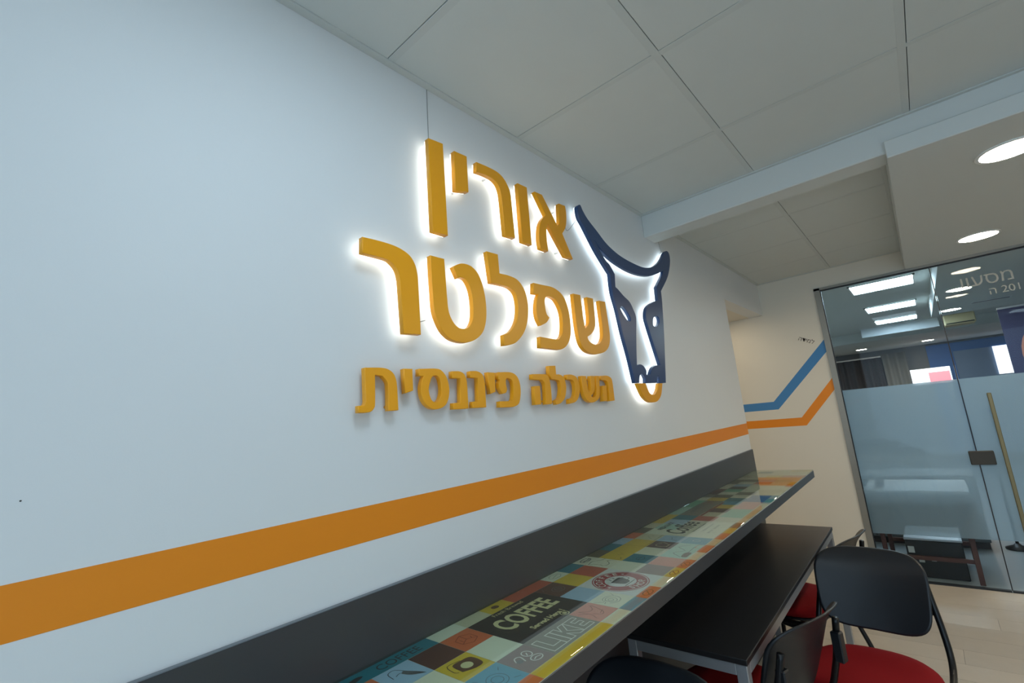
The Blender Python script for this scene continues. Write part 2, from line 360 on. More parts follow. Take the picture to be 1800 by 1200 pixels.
# ------------------------------------------------------------------ halo-lit sign
SHAPES = {
 'nun_sofit': [[(0.8833,2.4233,1),(0.9428,2.4291,1),(0.9346,2.1156,1),(0.8755,2.1153,1)]],
 'yod': [[(0.9899,2.4232,1),(1.0467,2.4262,1),(1.0411,2.2948,1),(0.9831,2.2812,1)]],
 'resh': [[(1.0919,2.4236,1),(1.146,2.4267,0),(1.1998,2.4248,0),(1.2333,2.409,0),(1.2552,2.379,0),(1.2612,2.3547,1),(1.2611,2.1878,1),(1.2079,2.186,1),(1.2077,2.3153,1),(1.205,2.351,0),(1.1933,2.3764,0),(1.1702,2.3884,0),(1.132,2.3901,0),(1.0886,2.3866,1)]],
 'vav': [[(1.3099,2.4206,1),(1.365,2.422,1),(1.357,2.1843,1),(1.3024,2.1851,1)]],
 'alef': [[(1.4126,2.4208,1),(1.4615,2.4231,1),(1.5479,2.3125,1),(1.5644,2.3283,1),(1.577,2.4209,1),(1.6237,2.4245,1),(1.6262,2.3949,0),(1.621,2.3589,0),(1.6063,2.3206,0),(1.5767,2.2868,1),(1.6345,2.1868,1),(1.5793,2.1867,1),(1.4798,2.3031,1),(1.4667,2.2794,0),(1.4597,2.2338,0),(1.4604,2.1827,1),(1.4111,2.1831,1),(1.4087,2.2212,0),(1.4184,2.2705,0),(1.4366,2.3052,0),(1.4704,2.3389,1)]],
 'resh2': [[(0.6379,2.038,1),(0.6847,2.0393,0),(0.73,2.0374,0),(0.7636,2.0301,0),(0.7873,2.0171,0),(0.8019,1.9956,0),(0.8081,1.9676,0),(0.8086,1.9403,1),(0.8068,1.7953,1),(0.7498,1.7946,1),(0.7473,1.9125,1),(0.746,1.9445,0),(0.7392,1.9697,0),(0.7236,1.9857,0),(0.7044,1.9925,0),(0.6354,1.9947,1)]],
 'tet': [[(0.8593,2.0362,1),(0.9124,2.0364,1),(0.9125,1.9764,0),(0.9126,1.9267,0),(0.9151,1.8749,0),(0.9289,1.8448,0),(0.9481,1.8294,0),(0.969,1.827,0),(0.9914,1.834,0),(1.0076,1.8529,0),(1.015,1.8749,0),(1.0182,1.9179,0),(1.0131,1.9571,0),(0.9977,1.9839,0),(0.9782,1.9896,0),(0.9628,1.9854,1),(0.9459,2.0179,1),(0.9666,2.0303,0),(0.9913,2.0378,0),(1.0239,2.0355,0),(1.0514,2.017,0),(1.0688,1.9819,0),(1.0767,1.9386,0),(1.0765,1.8944,0),(1.0687,1.8562,0),(1.052,1.8239,0),(1.022,1.8003,0),(0.9842,1.7864,0),(0.9454,1.7846,0),(0.9126,1.7921,0),(0.8857,1.8124,0),(0.8689,1.8414,0),(0.8595,1.8738,0),(0.8586,1.9242,0),(0.8582,1.9811,0)]],
 'lamed': [[(1.1027,2.1031,1),(1.1582,2.1046,1),(1.1577,2.0368,1),(1.2064,2.0373,0),(1.251,2.0296,0),(1.281,2.003,0),(1.2939,1.9662,0),(1.2942,1.9242,0),(1.2792,1.8742,0),(1.2521,1.8343,0),(1.2119,1.8031,0),(1.1761,1.7909,0),(1.1462,1.7868,1),(1.1493,1.8226,1),(1.1826,1.8367,0),(1.2106,1.8606,0),(1.2289,1.8892,0),(1.2377,1.9207,0),(1.2388,1.955,0),(1.2284,1.9809,0),(1.2003,1.9945,0),(1.157,1.9965,0),(1.1114,1.9955,1)]],
 'pe': [[(1.3428,2.0342,1),(1.4014,2.0357,0),(1.456,2.0371,0),(1.4968,2.0283,0),(1.5274,2.011,0),(1.5462,1.9814,0),(1.5562,1.9446,0),(1.5567,1.8981,0),(1.5508,1.8629,0),(1.5357,1.8331,0),(1.5112,1.8089,0),(1.4797,1.7945,0),(1.4464,1.7906,0),(1.3416,1.7919,1),(1.3477,1.8321,1),(1.4447,1.8298,0),(1.4742,1.8384,0),(1.4938,1.8609,0),(1.5038,1.9042,0),(1.5033,1.9384,0),(1.4919,1.9656,0),(1.4702,1.9884,0),(1.4391,1.9953,0),(1.4136,1.9916,0),(1.4005,1.9758,0),(1.3991,1.9481,0),(1.4036,1.9239,0),(1.419,1.9106,1),(1.3976,1.8905,0),(1.361,1.8748,1),(1.3469,1.896,0),(1.3416,1.9194,0),(1.3449,1.9465,0),(1.354,1.9747,0),(1.3659,1.9947,1),(1.3359,1.9929,1)]],
 'shin': [[(1.6038,2.0328,1),(1.6575,2.0348,1),(1.6582,1.9811,0),(1.6582,1.9323,0),(1.6651,1.8906,1),(1.6937,1.9116,0),(1.7051,1.9436,0),(1.707,2.0327,1),(1.7578,2.0336,1),(1.7562,1.9777,0),(1.7518,1.9299,0),(1.7407,1.9006,0),(1.7116,1.8749,0),(1.6739,1.8567,1),(1.6791,1.8435,0),(1.6989,1.8328,0),(1.7319,1.8283,0),(1.7692,1.8376,0),(1.7935,1.8581,0),(1.8049,1.8843,0),(1.8087,1.9357,0),(1.8079,1.9936,0),(1.808,2.031,1),(1.8613,2.0334,1),(1.8636,1.9808,0),(1.865,1.9252,0),(1.8637,1.8763,0),(1.8474,1.8333,0),(1.8089,1.8041,0),(1.7576,1.7906,0),(1.7048,1.7864,0),(1.6565,1.7929,0),(1.6235,1.813,0),(1.6087,1.8413,0),(1.6025,1.8849,0),(1.6009,1.938,0)]],
 'tav': [[(0.6383,1.702,1),(0.6847,1.7032,0),(0.707,1.6993,0),(0.7224,1.6879,0),(0.7294,1.6692,0),(0.7311,1.6475,1),(0.7309,1.594,1),(0.7008,1.5939,1),(0.7033,1.6477,0),(0.701,1.6671,0),(0.688,1.682,1),(0.6668,1.684,1),(0.6637,1.6162,0),(0.6597,1.6015,0),(0.6498,1.5936,0),(0.6342,1.5919,0),(0.617,1.5928,1),(0.6177,1.6094,1),(0.6309,1.6098,0),(0.637,1.6169,0),(0.6377,1.6316,0)]],
 'yod2': [[(0.7542,1.7025,1),(0.7825,1.7027,1),(0.781,1.6441,1),(0.7546,1.637,1)]],
 'samekh': [[(0.8041,1.7032,1),(0.8654,1.7054,0),(0.8871,1.6984,0),(0.9024,1.679,0),(0.9085,1.6528,0),(0.9054,1.6267,0),(0.894,1.6055,0),(0.8749,1.5945,0),(0.8501,1.5919,0),(0.8295,1.5992,0),(0.8151,1.614,0),(0.8078,1.6347,0),(0.8081,1.6552,0),(0.8132,1.6718,0),(0.8194,1.6839,1),(0.8026,1.6841,1)], [(0.8437,1.6741,0),(0.8526,1.6837,0),(0.8664,1.6846,0),(0.8765,1.6744,0),(0.8796,1.6464,0),(0.8735,1.6252,0),(0.8629,1.6138,0),(0.8505,1.612,0),(0.8393,1.6217,0),(0.834,1.6468,0)]],
 'nun': [[(0.9241,1.6992,1),(0.9546,1.6994,0),(0.9721,1.6911,0),(0.9795,1.673,0),(0.9804,1.6525,1),(0.9784,1.5891,1),(0.9185,1.5892,1),(0.9203,1.6069,1),(0.9481,1.6078,1),(0.954,1.6788,1),(0.9222,1.6796,1)]],
 'nun2': [[(0.9968,1.7012,1),(1.0275,1.7014,0),(1.048,1.6924,0),(1.0558,1.6735,0),(1.0566,1.6522,1),(1.0536,1.5898,1),(0.9948,1.5903,1),(0.9969,1.6087,1),(1.0216,1.6094,1),(1.0267,1.6808,1),(0.9947,1.6823,1)]],
 'yod3': [[(1.0727,1.6993,1),(1.1056,1.6987,1),(1.1014,1.6369,1),(1.0772,1.6307,1)]],
 'pe2': [[(1.1225,1.7003,1),(1.1811,1.7015,0),(1.2092,1.6923,0),(1.2234,1.673,0),(1.2269,1.6452,0),(1.2214,1.6176,0),(1.2096,1.596,0),(1.1852,1.5873,0),(1.1646,1.5867,1),(1.1152,1.5879,1),(1.1177,1.6066,1),(1.1634,1.6067,0),(1.1803,1.6103,0),(1.1876,1.6318,0),(1.1916,1.6591,0),(1.1857,1.6755,0),(1.1658,1.6808,0),(1.1571,1.6766,0),(1.155,1.6618,0),(1.1586,1.6443,1),(1.1511,1.6336,0),(1.1347,1.6304,1),(1.123,1.6459,0),(1.1213,1.6617,0),(1.1272,1.6764,1),(1.1195,1.6776,1)]],
 'he': [[(1.2997,1.6972,1),(1.3559,1.6982,0),(1.3851,1.6957,0),(1.397,1.6786,0),(1.3997,1.644,1),(1.3967,1.5897,1),(1.3599,1.5891,1),(1.3659,1.6442,0),(1.3647,1.665,0),(1.3521,1.6768,1),(1.2966,1.6787,1)], [(1.3033,1.6547,1),(1.3351,1.6561,1),(1.3322,1.5902,1),(1.297,1.5899,1)]],
 'lamed2': [[(1.4023,1.7295,1),(1.443,1.7317,1),(1.4419,1.6984,1),(1.4684,1.6979,0),(1.4907,1.6873,0),(1.4982,1.6622,0),(1.4953,1.6371,0),(1.4805,1.6093,0),(1.4528,1.5916,0),(1.4231,1.5865,1),(1.4183,1.6016,1),(1.4465,1.6131,0),(1.4592,1.6374,0),(1.4628,1.6559,0),(1.4581,1.6729,0),(1.4329,1.6783,0),(1.4099,1.6793,1),(1.3992,1.6959,1)]],
 'kaf': [[(1.5123,1.6987,1),(1.5463,1.6992,0),(1.5762,1.6899,0),(1.5904,1.6655,0),(1.5899,1.6362,0),(1.573,1.6074,0),(1.5465,1.5921,0),(1.5071,1.587,1),(1.5099,1.6056,1),(1.5392,1.6113,0),(1.5546,1.6301,0),(1.5594,1.6526,0),(1.5523,1.6735,0),(1.5307,1.6791,0),(1.5083,1.6789,1)]],
 'shin2': [[(1.6113,1.6953,1),(1.6482,1.6958,1),(1.651,1.6456,0),(1.6573,1.6272,1),(1.6734,1.6421,0),(1.6823,1.6963,1),(1.7121,1.6967,1),(1.7083,1.659,0),(1.6966,1.6318,0),(1.6686,1.6137,1),(1.6831,1.6077,0),(1.7024,1.6131,0),(1.7155,1.635,0),(1.7253,1.6969,1),(1.752,1.6973,1),(1.7436,1.6417,0),(1.7318,1.6074,0),(1.7053,1.5928,0),(1.6655,1.5871,0),(1.6311,1.5996,0),(1.6169,1.6228,0),(1.6122,1.6557,0)]],
 'he2': [[(1.7656,1.6975,1),(1.8202,1.699,0),(1.8531,1.6879,0),(1.8594,1.6625,1),(1.8575,1.5906,1),(1.814,1.5889,1),(1.8193,1.6411,0),(1.8187,1.6661,0),(1.8006,1.6777,0),(1.7612,1.6799,1)], [(1.7708,1.6554,1),(1.8023,1.6572,1),(1.7934,1.5905,1),(1.7589,1.5897,1)]],
 'bull': [[(1.7238,2.4462,0),(1.7366,2.4628,0),(1.7533,2.4679,0),(1.7699,2.444,0),(1.8031,2.4145,0),(1.8763,2.3738,0),(1.9529,2.3312,0),(2.056,2.3015,0),(2.1717,2.2886,0),(2.2997,2.286,0),(2.383,2.2959,0),(2.4624,2.3181,0),(2.553,2.3617,0),(2.6148,2.4064,0),(2.6545,2.4415,0),(2.6967,2.4629,0),(2.7288,2.455,0),(2.7314,2.4133,0),(2.6948,2.3463,0),(2.6344,2.2767,0),(2.5178,2.1839,1),(2.5102,2.1168,0),(2.4693,1.9351,0),(2.4198,1.7563,0),(2.3943,1.6674,1),(2.3187,1.6672,1),(2.3221,1.6896,0),(2.3126,1.7051,0),(2.2939,1.6942,0),(2.2822,1.6671,1),(2.1587,1.6668,1),(2.161,1.6927,0),(2.1376,1.7099,0),(2.1044,1.7012,0),(2.0866,1.6665,1),(2.0445,1.6664,1),(2.0215,1.7802,0),(1.9894,1.8954,0),(1.9675,2.0067,0),(1.9433,2.0904,0),(1.945,2.1809,1),(1.8982,2.2205,0),(1.8429,2.2707,0),(1.7915,2.329,0),(1.7542,2.3736,0),(1.7281,2.4023,0)], [(1.8388,2.3225,1),(1.8894,2.2881,0),(1.97,2.2588,0),(2.0679,2.2402,0),(2.1753,2.2311,0),(2.2947,2.2352,0),(2.3912,2.25,0),(2.4857,2.2782,0),(2.5963,2.3187,1),(2.563,2.2811,0),(2.4647,2.2003,1),(2.4562,2.123,1),(2.3756,2.0986,0),(2.3081,2.0689,0),(2.2767,2.0345,0),(2.2681,1.9983,0),(2.2815,1.9545,0),(2.3053,1.8915,0),(2.3578,1.7604,1),(2.3102,1.757,0),(2.2673,1.7469,0),(2.2384,1.727,0),(2.221,1.7076,1),(2.1803,1.7069,1),(2.1806,1.7304,0),(2.1559,1.7508,0),(2.1219,1.7567,0),(2.0894,1.7487,1),(2.1038,1.8115,0),(2.1302,1.907,0),(2.154,1.9907,0),(2.136,2.0322,0),(2.1062,2.067,0),(2.0538,2.0883,0),(2.0043,2.1138,0),(1.9807,2.1218,1),(1.992,2.1872,1),(1.9526,2.2268,0),(1.9136,2.2469,0)], [(2.0015,2.0201,0),(2.0239,2.0332,0),(2.0618,2.0159,0),(2.0928,1.9817,0),(2.0809,1.9648,0),(2.0557,1.9683,0),(2.0217,1.9925,0)], [(2.3485,1.9915,0),(2.3646,2.0149,0),(2.4108,2.0284,0),(2.4356,2.0164,0),(2.4234,1.9888,0),(2.38,1.9673,0),(2.3457,1.9697,0)]],
 'ring': [[(2.0683,1.6647,1),(2.0845,1.6378,0),(2.1129,1.6015,0),(2.1565,1.5778,0),(2.2072,1.571,0),(2.2642,1.5774,0),(2.3145,1.6073,0),(2.3506,1.6654,1),(2.3042,1.6652,1),(2.285,1.6364,0),(2.2489,1.613,0),(2.2093,1.6089,0),(2.1769,1.6233,0),(2.154,1.6649,1)]]
}
R_SIGN = (math.pi/2, 0, math.pi/2)     # plate X -> along the wall, plate Y -> up, plate Z -> out of the wall
def sign_piece(key, name, label, cat, m, front, thick, gap_led, led, group):
    loops = [spline2d(l) for l in SHAPES[key]]
    ys = [p[0] for l in loops for p in l]; zs = [p[1] for l in loops for p in l]
    cy, cz = (min(ys)+max(ys))/2, min(zs)
    loc = [[(p[0]-cy, p[1]-cz) for p in l] for l in loops]
    e = empty(name, (0, cy, cz), label=label, cat=cat, group=group)
    f = link('face', plate_mesh('face', loc, thick, 0.0012), m, e); f.rotation_euler = R_SIGN; f.location = (front-thick/2, 0, 0)
    if led:
        back = front-thick
        d = link('light_diffuser', plate_mesh('light_diffuser', loc, 0.006, 0.0, -0.002), led, e); d.rotation_euler = R_SIGN; d.location = (back-0.003, 0, 0)
        d['label'] = 'glowing back plate lighting the wall'
    # stand-off studs to the wall, placed on solid parts of the plate
    def inside(q):
        c = False
        for l in loc:
            n = len(l)
            for i in range(n):
                a, b = l[i], l[(i+1) % n]
                if (a[1] > q[1]) != (b[1] > q[1]) and q[0] < (b[0]-a[0])*(q[1]-a[1])/(b[1]-a[1])+a[0]: c = not c
        return c
    H = max(zs)-cz; cand = []
    for fz in (0.12, 0.88, 0.5):
        row = [x for x in [(-0.5+i/60)*(max(ys)-min(ys)) for i in range(61)] if all(inside((x+dx, fz*H+dz)) for dx in (-0.006, 0.006) for dz in (-0.006, 0.006))]
        if row: cand.append((row[len(row)//2], fz*H))
    for c in cand[:2]: tube('stud', [(0.0005, c[0], c[1]), (front-thick-(0.006 if led else 0.0), c[0], c[1])], 0.004, FRAMEW if led else m, e, 8)
    return e
ROW = 'halo-lit letters of the top line'; ROW2 = 'halo-lit letters of the middle line'; ROW3 = 'unlit letters of the bottom line'
FR, TH = 0.045, 0.018
for key, lab in (('nun_sofit', 'tall orange Hebrew final nun, leftmost in the top line of the sign'), ('yod', 'short orange Hebrew yod beside the tall final nun'),
                 ('resh', 'orange Hebrew resh in the top line of the sign'), ('vav', 'straight orange Hebrew vav beside the alef'), ('alef', 'orange Hebrew alef next to the bull horn')):
    sign_piece(key, 'sign_letter', lab, 'sign letter', ORANGE, FR, TH, 0.02, LED_W, ROW)
for key, lab in (('resh2', 'large orange Hebrew resh, leftmost in the middle line of the sign'), ('tet', 'large orange Hebrew tet in the middle line'),
                 ('lamed', 'large orange Hebrew lamed in the middle line'), ('pe', 'large orange Hebrew pe in the middle line'), ('shin', 'large orange Hebrew shin beside the bull head')):
    sign_piece(key, 'sign_letter', lab, 'sign letter', ORANGE, FR, TH, 0.02, LED_W, ROW2)
for key, lab in (('tav', 'small orange Hebrew tav, leftmost in the bottom line'), ('yod2', 'small orange Hebrew yod between tav and samekh'), ('samekh', 'small round orange Hebrew samekh'),
                 ('nun', 'small orange Hebrew nun beside the samekh'), ('nun2', 'small orange Hebrew nun beside the second yod'), ('yod3', 'small orange Hebrew yod beside the pe'),
                 ('pe2', 'small orange Hebrew pe before the gap in the bottom line'), ('he', 'small orange Hebrew he after the gap in the bottom line'), ('lamed2', 'small orange Hebrew lamed rising above the bottom line'),
                 ('kaf', 'small orange Hebrew kaf in the bottom line'), ('shin2', 'small orange Hebrew shin in the bottom line'), ('he2', 'small orange Hebrew he, rightmost in the bottom line')):
    sign_piece(key, 'sign_letter', lab, 'sign letter', ORANGE, 0.030, 0.017, 0.0, None, ROW3)
sign_piece('bull', 'bull_head_emblem', 'dark navy bull head emblem with white halo', 'emblem', NAVY, FR, TH, 0.02, LED_C, None)
sign_piece('ring', 'nose_ring', 'orange nose ring hanging below the bull muzzle', 'emblem', ORANGE, FR, TH, 0.02, LED_W, None)
def cable(pts, label, r=0.0012):
    return tag(tube('power_cable', smooth_path(pts, 4), r, CABLE, None, 6), label, 'cable', 'thin cables of the wall sign')
cable([(0.0016, 0.929, ZC-0.004), (0.0016, 0.925, 2.55), (0.0016, 0.922, 2.44), (0.012, 0.922, 2.40)], 'thin cable from the ceiling to the tall final nun')
cable([(0.0016, 2.70, BEAM_Z+0.06), (0.0016, 2.705, 2.53), (0.0016, 2.73, 2.46), (0.012, 2.73, 2.43)], 'thin cable from the beam to the right bull horn')
cable([(0.02, 0.79, 1.85), (0.006, 0.815, 1.838), (0.02, 0.845, 1.845)], 'thin cable between the large resh and tet')
cable([(0.02, 1.64, 2.36), (0.006, 1.68, 2.34), (0.02, 1.74, 2.40)], 'thin cable from the alef to the bull horn')

# ------------------------------------------------------------------ bar counter with printed top
CT = 1.0335      # printed surface height
CY0, CY1, CW = 0.10, 3.80, 0.385
bs = box('backsplash_panel', (0.001, CY0-0.3, 0.0), (0.012, YE-0.005, 1.180), CHAR, None, 0.001); tag(bs, 'dark grey panel running along the wall above the bar counter', 'backsplash'); box('lit_edge_band', (0.001, CY0-0.3, 1.180), (0.0124, YE-0.005, 1.182), CHAR_E, bs)  # top edge coloured lighter for the ceiling light falling on it
bc = empty('bar_counter', (0, CY0, 0), label='long narrow bar counter topped with a colourful coffee themed print under glass', cat='counter')
def ab(o):       # children of the counter are given in room coordinates
    o.location = Vector(o.location) - Vector((0, CY0, 0)); return o
ab(box('worktop', (0.012, CY0, CT-0.046), (CW, CY1, CT-0.0015), CHAR, bc, 0.0015))
ab(box('paper_sheet', (0.013, CY0+0.002, CT-0.0015), (CW-0.002, CY1-0.002, CT-0.0006), mat('paper_white', rgb(206, 206, 196), 0.7), bc))
ab(box('glass_sheet', (0.0125, CY0, CT+0.0006), (CW, CY1, CT+0.0050), GLASS_TOP, bc, 0.0006))['label'] = 'clear glass sheet covering the print'
for y in (0.5, 1.3, 2.1, 2.9, 3.6): ab(boxes('bracket', [((0.012, y, CT-0.30), (0.024, y+0.03, CT-0.046)), ((0.012, y, CT-0.058), (0.30, y+0.03, CT-0.046))], BLACKMT, bc))
PAL = dict(T=(24,122,142), B=(232,232,212), O=(222,112,66), K=(92,54,44), L=(168,196,222), Y=(226,190,54), W=(232,228,206), X=(36,32,32), M=(140,112,110), G=(134,126,114),
           P=(226,140,122), U=(70,156,186), N=(176,214,200), Z=(222,222,224), V=(104,92,66), S=(198,92,66), E=(120,190,160), D=(60,88,150), Q=(120,58,50), H=(214,206,176))
def pm(c): return mat('print_' + c, rgb(*PAL[c]), 0.55, noise=0.03, nscale=30)
CXS = [0.0125, 0.064, 0.157, 0.2515, 0.346, 0.3835]
P0, PITCHY = 0.787, 0.0925
def yk(k): return P0 + PITCHY*k
cell_me = {}
def cell(c, c0, c1, k0, k1):
    x0, x1, y0, y1 = CXS[c0], CXS[c1], max(yk(k0), CY0+0.003), min(yk(k1), CY1-0.003)
    if y1-y0 < 0.01: return None
    key = (round(x1-x0, 4), round(y1-y0, 4), c)
    if key not in cell_me:
        bm = bmesh.new(); a, b = key[0], key[1]; bm_box(bm, (0.0007, 0.0007, 0), (a-0.0007, b-0.0007, 0.0005)); cell_me[key] = to_mesh(bm, 'printed_tile')
    o = link('printed_tile', cell_me[key], pm(c), bc); o.location = (x0, y0-CY0, CT-0.0006)
    return (x0, x1, y0, y1)
# columns wall -> room; one letter per pitch, '.' = covered by a larger block; rows start at k = -8
COLS = [
 'OTTTTTTT' 'BHYSSBTWVTLOVHYYNNEEWGKQWWGGWHBBW',
 'YLBSKOLK' 'O...KYSWYYYHBNLTGGGGYVWEKLBGWWWTB',
 'BKNYUBWY' 'B...L..BTWKLWWWSHKYUTWGWBWPLWYWBB',
 'WOUBMPWU' 'MGGPW..MPNNUWWWHEEPPDDHHWWWNWOBWY',
 'YWBOWYOO' 'YYYWUOWYOWOHOYVWHHWWEWWHBOYWBOWWY']
K0 = -8
for ci, s in enumerate(COLS):
    k = 0
    while k < len(s):
        ch = s[k]; j = k+1
        # merge the cells that form one printed block
        blk = (ci == 0 and K0+k in (-7,)) and 7 or (ci == 0 and K0+k == 3) and 2 or (ci == 1 and K0+k == 8) and 2 or (ci == 3 and K0+k == 1) and 2 or (ci == 4 and K0+k == 0) and 3 or (ci == 1 and K0+k == 16) and 4 or (ci == 3 and K0+k in (9, 16, 18, 20)) and 2 or 1
        if ch != '.': cell(ch, ci, ci+1, K0+k, K0+k+blk)
        k += blk
cell('X', 1, 3, 1, 4)
cell('Z', 2, 4, 5, 7)
# ---- prints: local (u along the wall 0..1 per cell, v towards the wall)
ZI = CT + 0.0000
def ink(name): 
    return mat('ink_'+name, rgb(*dict(dark=(44,40,42), brown=(96,58,38), cream=(226,216,168), white=(228,226,222), red=(168,34,44), teal=(20,90,104), grey=(110,110,112), rust=(150,66,44), green=(70,120,96), orange=(220,120,50))[name]), 0.6)
def UV(c, k, u, v, cw=1, kh=1):
    x0, x1 = CXS[c], CXS[c+cw]; return (x1-(x1-x0)*v, yk(k)+PITCHY*kh*u)
def ribbons(c, k, lines, wdt, inkname, cw=1, kh=1, name='drawing'):
    bm = bmesh.new()
    for ln in lines:
        pts = [Vector(UV(c, k, u, v, cw, kh)) for u, v in ln]
        if len(pts) > 3: pts = [Vector(p[:2]) for p in smooth_path([(p.x, p.y, 0) for p in pts], 3)]
        L, R = [], []
        for i, p in enumerate(pts):
            d = pts[min(i+1, len(pts)-1)] - pts[max(i-1, 0)]
            if d.length < 1e-9: d = Vector((1, 0))
            d.normalize(); n = Vector((-d.y, d.x))*wdt/2
            L.append(bm.verts.new((p.x+n.x, p.y+n.y, ZI))); R.append(bm.verts.new((p.x-n.x, p.y-n.y, ZI)))
        for i in range(len(pts)-1): bm.faces.new((L[i], L[i+1], R[i+1], R[i]))
    return ab(link(name, to_mesh(bm, name), ink(inkname), bc))
def blob(c, k, pts, inkname, cw=1, kh=1, z=0.0, name='drawing'):
    bm = bmesh.new(); q = smooth_path([(*UV(c, k, u, v, cw, kh), ZI+z) for u, v in pts+pts[:1]], 4)[:-1]
    bm.faces.new([bm.verts.new(p) for p in q]); return ab(link(name, to_mesh(bm, name), ink(inkname), bc))
def word(s, x, y, size, inkname, rot=90, shear=0.0, bold=0.0, sx=1.0, z=0.0):
    o = link('printed_word', text_mesh(s, size, 0.0, 'CENTER', shear, bold), ink(inkname), bc)
    o.location = (x, y-CY0, ZI+z); o.rotation_euler = (0, 0, math.radians(rot)); o.scale = (sx, 1, 1); return o
def word_fit(s, xt, xb, y0, y1, inkname, shear=0.0, bold=0.0, z=0.0):
    me = text_mesh(s, 0.1, 0.0, 'CENTER', shear, bold*0.1/max(0.01, abs(xb-xt)))
    X = [v.co.x for v in me.vertices]; Yv = [v.co.y for v in me.vertices]; ax, bx_ = min(X), max(X); ay, by_ = min(Yv), max(Yv)
    for v in me.vertices: v.co = Vector(((v.co.x-ax)/(bx_-ax)*(y1-y0), (v.co.y-ay)/(by_-ay)*(xb-xt), 0))
    o = link('printed_word', me, ink(inkname), bc); o.location = (xb, y0-CY0, ZI+z); o.rotation_euler = (0, 0, math.pi/2); return o
def circ(u, v, r, n=14, ry=None, a0=0, a1=360): return [(u+r*math.cos(math.radians(a0+(a1-a0)*i/n)), v+(ry or r)*math.sin(math.radians(a0+(a1-a0)*i/n))) for i in range(n+1)]
# teal strip by the wall
word_fit('COFFEE', 0.025, 0.053, 0.632, 0.748, 'dark')
blob(0, -3, [(0.25,0.2),(0.45,0.45),(0.8,0.65),(0.95,0.5),(0.7,0.3)], 'dark')
word('J', 0.042, 0.545, 0.03, 'dark')
# small tile drawings
ribbons(1, -2, [[(0.25,0.5),(0.3,0.8),(0.5,0.85),(0.62,0.6),(0.75,0.3),(0.85,0.1)],[(0.35,0.55),(0.5,0.6),(0.6,0.4),(0.85,0.1)]], 0.0018, 'dark')
blob(1, -2, [(0.5,0.55),(0.62,0.6),(0.85,0.12),(0.6,0.3)], 'grey')
ribbons(1, 0, [[(0.5+0.3*math.cos(math.radians(60*i+30)), 0.5+0.3*math.sin(math.radians(60*i+30))) for i in (a, a+1)] for a in range(6)] + [[(0.5,0.5),(0.5,0.8)],[(0.5,0.5),(0.24,0.35)],[(0.5,0.5),(0.76,0.35)],[(0.35,0.45),(0.35,0.6)],[(0.62,0.42),(0.68,0.55)]], 0.0018, 'rust')
blob(2, -1, [(0.28,0.35),(0.33,0.75),(0.62,0.78),(0.88,0.70),(0.86,0.28),(0.60,0.22)], 'brown')
blob(2, -1, circ(0.56,0.50,0.15)[:-1], 'cream', z=0.00015)
ribbons(2, -1, [[(0.62,0.80),(0.25,0.84),(0.16,0.5),(0.22,0.40)]], 0.0022, 'brown')
ribbons(3, -1, [circ(0.45,0.45,0.25), circ(0.45,0.45,0.14), [(0.75,0.7),(0.85,0.8)],[(0.15,0.75),(0.08,0.85)],[(0.7,0.2),(0.85,0.12)]], 0.0018, 'teal')
ribbons(3, 0, [circ(0.66,0.32,0.17,ry=0.12), circ(0.66,0.62,0.12,ry=0.14), [(0.2,0.55),(0.3,0.7),(0.45,0.66),(0.38,0.42)], [(0.55,0.3),(0.66,0.34),(0.78,0.3)],[(0.6,0.55),(0.68,0.66)]], 0.0026, 'white')
blob(3, 0, circ(0.28,0.52,0.09)[:-1], 'grey')
blob(0, 2, circ(0.45,0.55,0.14,ry=0.2)[:-1], 'brown'); 
ribbons(1, 4, [circ(0.55,0.45,0.24,ry=0.2), circ(0.55,0.45,0.12), [(0.1,0.7),(0.22,0.85),(0.3,0.7)],[(0.45,0.5),(0.62,0.4)]], 0.0017, 'grey')
ribbons(0, 5, [circ(0.5,0.5,0.28,ry=0.3), [(0.3,0.4),(0.7,0.6)]], 0.0015, 'grey')
ribbons(1, 6, [[(0.3,0.3),(0.5,0.6),(0.8,0.5)],[(0.4,0.3),(0.7,0.35)]], 0.0016, 'rust')
ribbons(0, 7, [circ(0.5,0.5,0.3,ry=0.25), [(0.2,0.4),(0.8,0.5)],[(0.3,0.6),(0.7,0.3)]], 0.004, 'grey')
ribbons(1, 7, [[(0.1,0.9),(0.25,0.55),(0.2,0.3),(0.5,0.25),(0.8,0.5),(0.95,0.3),(1.2,0.15),(1.35,0.25)],[(0.1,0.9),(0.5,0.95),(0.75,0.75),(1.0,0.7)],[(1.6,0.5),(1.75,0.3),(1.85,0.5)]], 0.0020, 'dark')
ribbons(1, 10, [[(0.0,0.06),(1.0,0.06)],[(0.03,0.0),(0.03,1.0)]], 0.0014, 'brown')
ribbons(2, 8, [circ(0.5,0.5,0.2,ry=0.15), [(0.3,0.5),(0.7,0.55)]], 0.002, 'dark')
ribbons(2, 10, [circ(0.45,0.5,0.22,ry=0.25,a0=20,a1=330), [(0.7,0.4),(0.85,0.6),(0.75,0.75)],[(0.25,0.25),(0.7,0.25)]], 0.002, 'cream')
ribbons(3, 3, [[(0.15,0.2),(0.28,0.45),(0.25,0.85),(0.42,0.62),(0.62,0.62),(0.82,0.82),(0.72,0.45),(0.6,0.25),(0.45,0.22),(0.35,0.45)],[(0.1,0.75),(0.3,0.5)],[(0.5,0.3),(0.72,0.35)]], 0.0022, 'rust')
ribbons(3, 4, [circ(0.5,0.5,0.28,ry=0.26,a0=200,a1=500), circ(0.48,0.5,0.16,ry=0.18), circ(0.46,0.5,0.08), [(0.05,0.8),(0.2,0.6),(0.35,0.62)],[(0.1,0.5),(0.25,0.55)],[(0.8,0.6),(0.9,0.75)]], 0.0016, 'grey')
